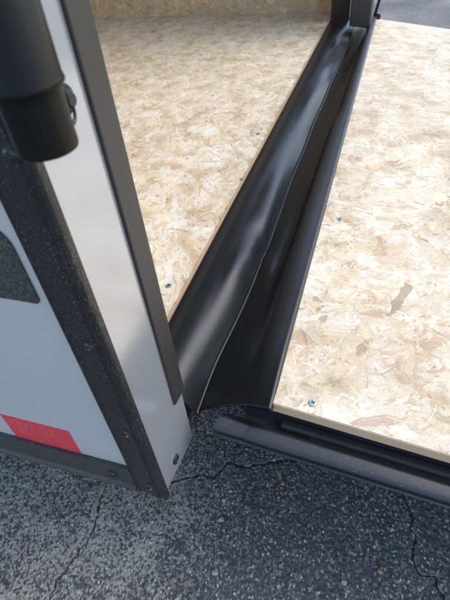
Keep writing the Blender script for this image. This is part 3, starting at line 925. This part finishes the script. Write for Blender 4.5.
# screws in the boards
def add_screw(pos, normal, parent, rot):
    r = 0.0048
    mtx = facing(pos, normal) @ Matrix.Rotation(rot, 4, 'Z')
    bm = bmesh.new()
    seg = 20
    out = [bm.verts.new(mtx @ Vector((r * math.cos(k / seg * 6.2832), r * math.sin(k / seg * 6.2832), 0.0006))) for k in range(seg)]
    low = [bm.verts.new(mtx @ Vector((r * 1.05 * math.cos(k / seg * 6.2832), r * 1.05 * math.sin(k / seg * 6.2832), -0.0006))) for k in range(seg)]
    for k in range(seg):
        bm.faces.new((low[k], low[(k + 1) % seg], out[(k + 1) % seg], out[k]))
    # cross recess cut as a sunk plus
    a, b = r * 0.16, r * 0.62
    plus = [(a, b), (-a, b), (-a, a), (-b, a), (-b, -a), (-a, -a), (-a, -b), (a, -b), (a, -a), (b, -a), (b, a), (a, a)]
    top = [bm.verts.new(mtx @ Vector((x, y, 0.0008))) for x, y in plus]
    bot = [bm.verts.new(mtx @ Vector((x * 0.8, y * 0.8, -0.0014))) for x, y in plus]
    n = 12
    for k in range(n):
        bm.faces.new((top[k], bot[k], bot[(k + 1) % n], top[(k + 1) % n]))
    fb = bm.faces.new(bot)
    es = [e for e in bm.edges if e.is_boundary and all(v in out or v in top for v in e.verts)]
    bmesh.ops.bridge_loops(bm, edges=es)
    bmesh.ops.recalc_face_normals(bm, faces=bm.faces)
    me = bm_mesh(bm, 'screw')
    o = link('screw', me, M['zinc'], parent)
    me.materials.append(M['dark'])
    for p in me.polygons:
        c = mtx.inverted() @ p.center
        if c.z < -0.0002 and math.hypot(c.x, c.y) < r * 0.8:
            p.material_index = 1
    return o
for x, u, rt in ((0.016, 0.051, 0.4), (0.434, 0.035, 1.0)):
    add_screw(RO + Vector((x, 0, 0)) + RU * u + RN * 0.0008, RN, rampo, rt)
for x, y, rt in ((1.118, 0.299, 0.3), (0.514, 0.302, 0.9)):
    add_screw(Vector((x, y, 0.0009)), (0, 0, 1), floor, rt)

# the big flakes that show singly in the ramp board
def flake(pts, tint, h, name='wood_flake'):
    rs = random.Random(len(pts) * 7 + int(pts[0][0] * 1e4))
    ring = []
    n = len(pts)
    for i in range(n):
        (ax, ay), (bx, by) = pts[i], pts[(i + 1) % n]
        for k in range(5):
            t = k / 5
            j = 0.0008 if k == 0 else 0.0022
            ring.append((ax + (bx - ax) * t + rs.uniform(-j, j), ay + (by - ay) * t + rs.uniform(-j, j)))
    bm = bmesh.new()
    up = [bm.verts.new(RO + Vector((x, 0, 0)) + RU * u + RN * h) for x, u in ring]
    dn = [bm.verts.new(RO + Vector((x, 0, 0)) + RU * u - RN * 0.0003) for x, u in ring]
    bm.faces.new(up)
    if h > 0:
        for i in range(len(ring)):
            j = (i + 1) % len(ring)
            bm.faces.new((up[i], dn[i], dn[j], up[j]))
    else:
        bmesh.ops.delete(bm, geom=dn, context='VERTS')
    bmesh.ops.recalc_face_normals(bm, faces=bm.faces)
    me = bm_mesh(bm, name)
    at = me.attributes.new('tint', 'FLOAT_COLOR', 'POINT')
    at.data.foreach_set('color', np.tile(np.array([*tint, 1], np.float32), len(me.vertices)))
    uv = me.uv_layers.new(name='UVMap')
    d = Vector((pts[1][0] - pts[0][0], pts[1][1] - pts[0][1])).normalized()
    for l in me.loops:
        v = me.vertices[l.vertex_index].co - RO
        p = Vector((v.x, v.dot(RU)))
        uv.data[l.index].uv = (p.dot(d), p.x * -d.y + p.y * d.x)
    return link(name, me, M['strand'], rampo)
flake([(0.148, 0.019), (0.100, 0.046), (0.068, 0.068), (0.055, 0.078), (0.064, 0.094), (0.082, 0.108), (0.100, 0.088), (0.128, 0.068), (0.176, 0.042)], (0.60, 0.47, 0.33), -0.00028)
flake([(0.118, 0.160), (0.080, 0.172), (0.050, 0.186), (0.052, 0.208), (0.086, 0.200), (0.112, 0.184)], (0.60, 0.46, 0.31), -0.00028)
flake([(0.294, 0.160), (0.262, 0.150), (0.240, 0.139), (0.226, 0.142), (0.202, 0.129), (0.214, 0.145), (0.244, 0.158), (0.288, 0.172)], (0.42, 0.31, 0.21), 0.0001)
flake([(0.395, 0.172), (0.360, 0.175), (0.345, 0.186), (0.322, 0.200), (0.308, 0.218), (0.312, 0.230), (0.350, 0.214), (0.370, 0.200), (0.392, 0.196)], (0.90, 0.88, 0.84), -0.00028)
flake([(0.30, 0.205), (0.262, 0.206), (0.235, 0.212), (0.236, 0.226), (0.30, 0.221)], (0.62, 0.50, 0.37), -0.00028)
flake([(0.44, 0.12), (0.39, 0.130), (0.34, 0.145), (0.338, 0.156), (0.39, 0.145), (0.44, 0.131)], (0.60, 0.49, 0.39), -0.00028)

# ------------------------------------------------------------------ pipe hanging at the near corner
pipe = lathe('corner_pipe', [(0.0, 0.002), (0.0146, 0.0), (0.0156, 0.0006), (0.0160, 0.002), (0.0160, 0.043)], M['pipe'], Matrix.Translation((0.1884, 0.163, 0.4025)), T, 40)
pipe['label'] = 'black lock pipe at the trailer corner, close to the lens'
lathe('collar', [(0.0160, 0.0), (0.0180, 0.0002), (0.0194, 0.001), (0.0197, 0.0022), (0.0194, 0.0034), (0.0190, 0.0042), (0.0190, 1.4), (0.0, 1.4)], M['pipe'], Matrix.Translation((0.187, 0.163, 0.4335)), pipe, 40)
kb = lathe('bolt', [(0.0, 0.007), (0.004, 0.0068), (0.0052, 0.005), (0.0056, 0.0022), (0.0092, 0.002), (0.0098, 0.001), (0.0098, 0.0)], M['screw'], facing((0.252, YR, 0.404), (0, -1, 0)), post, 24)
rbm = bmesh.new()
rm = facing((0.2475, YR - 0.0035, 0.4010), (0, -1, 0.1))
rr = []
for i in range(28):
    A_ = i / 28 * 2 * math.pi
    rr.append([rbm.verts.new(rm @ Vector(((0.0088 + 0.0012 * math.cos(q / 8 * 6.2832)) * math.cos(A_) * 0.8, (0.0088 + 0.0012 * math.cos(q / 8 * 6.2832)) * math.sin(A_) * 1.2, 0.0011 * math.sin(q / 8 * 6.2832)))) for q in range(8)])
for i in range(28):
    for q in range(8):
        rbm.faces.new((rr[i][q], rr[(i + 1) % 28][q], rr[(i + 1) % 28][(q + 1) % 8], rr[i][(q + 1) % 8]))
bmesh.ops.recalc_face_normals(rbm, faces=rbm.faces)
link('keeper_ring', bm_mesh(rbm, 'keeper_ring'), M['steel'], post, True)
for z in (0.52, 1.6):
    box('bracket', (0.200, 0.176, z), (0.226, YR - 0.0005, z + 0.03), M['steel'], pipe, 0.002)

# ------------------------------------------------------------------ loose bits on the asphalt
def pebble(loc, size, mat, seed, label, group):
    rs = random.Random(seed)
    bm = bmesh.new()
    bmesh.ops.create_icosphere(bm, subdivisions=2, radius=1)
    ph = [rs.uniform(0, 6.28) for _ in range(6)]
    for v in bm.verts:
        c = v.co
        k = 1 + 0.18 * math.sin(c.x * 2.7 + ph[0]) + 0.15 * math.sin(c.y * 3.1 + ph[1]) + 0.12 * math.sin(c.z * 3.3 + ph[2]) + rs.uniform(-0.06, 0.06)
        v.co = Vector((c.x * k * size[0], c.y * k * size[1], c.z * k * size[2]))
    bmesh.ops.rotate(bm, verts=bm.verts, cent=(0, 0, 0), matrix=Matrix.Rotation(rs.uniform(0, 3.1), 3, 'Z'))
    o = link('pebble', bm_mesh(bm, 'pebble'), mat)
    o.location = (loc[0], loc[1], G + size[2] * 0.7)
    o['label'] = label
    o['category'] = 'pebble'
    if group:
        o['group'] = group
    return o
GR = 'small stones lying loose on the asphalt'
pebble((0.295, -0.105), (0.0048, 0.0036, 0.0035), M['pebble_orange'], 1, 'orange-tan pebble near the crack at lower right', GR)
pebble((0.305, 0.178), (0.0050, 0.0038, 0.003), M['pebble_pale'], 2, 'pale pebble on open asphalt in front of the silver post, the lower of two', GR)
pebble((0.340, 0.185), (0.0042, 0.003, 0.003), M['pebble_pale'], 3, 'pale pebble on open asphalt in front of the silver post, the upper of two', GR)
pebble((0.402, 0.083), (0.0048, 0.0036, 0.003), M['pebble_orange'], 5, 'tan pebble just below the ramp seal beside the long crack', GR)
pebble((0.217, 0.163), (0.0055, 0.0035, 0.003), M['pebble_pale'], 6, 'elongated pale pebble at the bottom centre of the asphalt', GR)
pebble((0.369, -0.121), (0.0040, 0.003, 0.0025), M['pebble_pale'], 7, 'small pale pebble close to the right-hand crack', GR)
pebble((0.262, -0.050), (0.0050, 0.0036, 0.003), M['pebble_pale'], 8, 'pale pebble below the orange one at the bottom edge', GR)
def dry_leaf():
    bm = bmesh.new()
    n = 9
    A, B, Cc = [], [], []
    for i in range(n):
        t = i / (n - 1)
        wd = 0.0042 * math.sin(math.pi * min(1, t * 0.95 + 0.03)) ** 0.7
        x, y = 0.312 - 0.030 * t, 0.4215 + 0.004 * t + 0.002 * math.sin(t * 5)
        z = G + 0.006 + 0.003 * math.sin(t * 4)
        A.append(bm.verts.new((x, y - wd, z + 0.0018)))
        B.append(bm.verts.new((x, y, z)))
        Cc.append(bm.verts.new((x, y + wd, z + 0.0026)))
    for i in range(n - 1):
        bm.faces.new((A[i], A[i + 1], B[i + 1], B[i]))
        bm.faces.new((B[i], B[i + 1], Cc[i + 1], Cc[i]))
    o = link('dry_leaf', bm_mesh(bm, 'dry_leaf'), M['leaf'], None, True)
    sd = o.modifiers.new('thick', 'SOLIDIFY')
    sd.thickness = 0.0005
    o['label'] = 'curled tan dry leaf lying in the crack by the bottom rail'
    o['category'] = 'leaf'
dry_leaf()
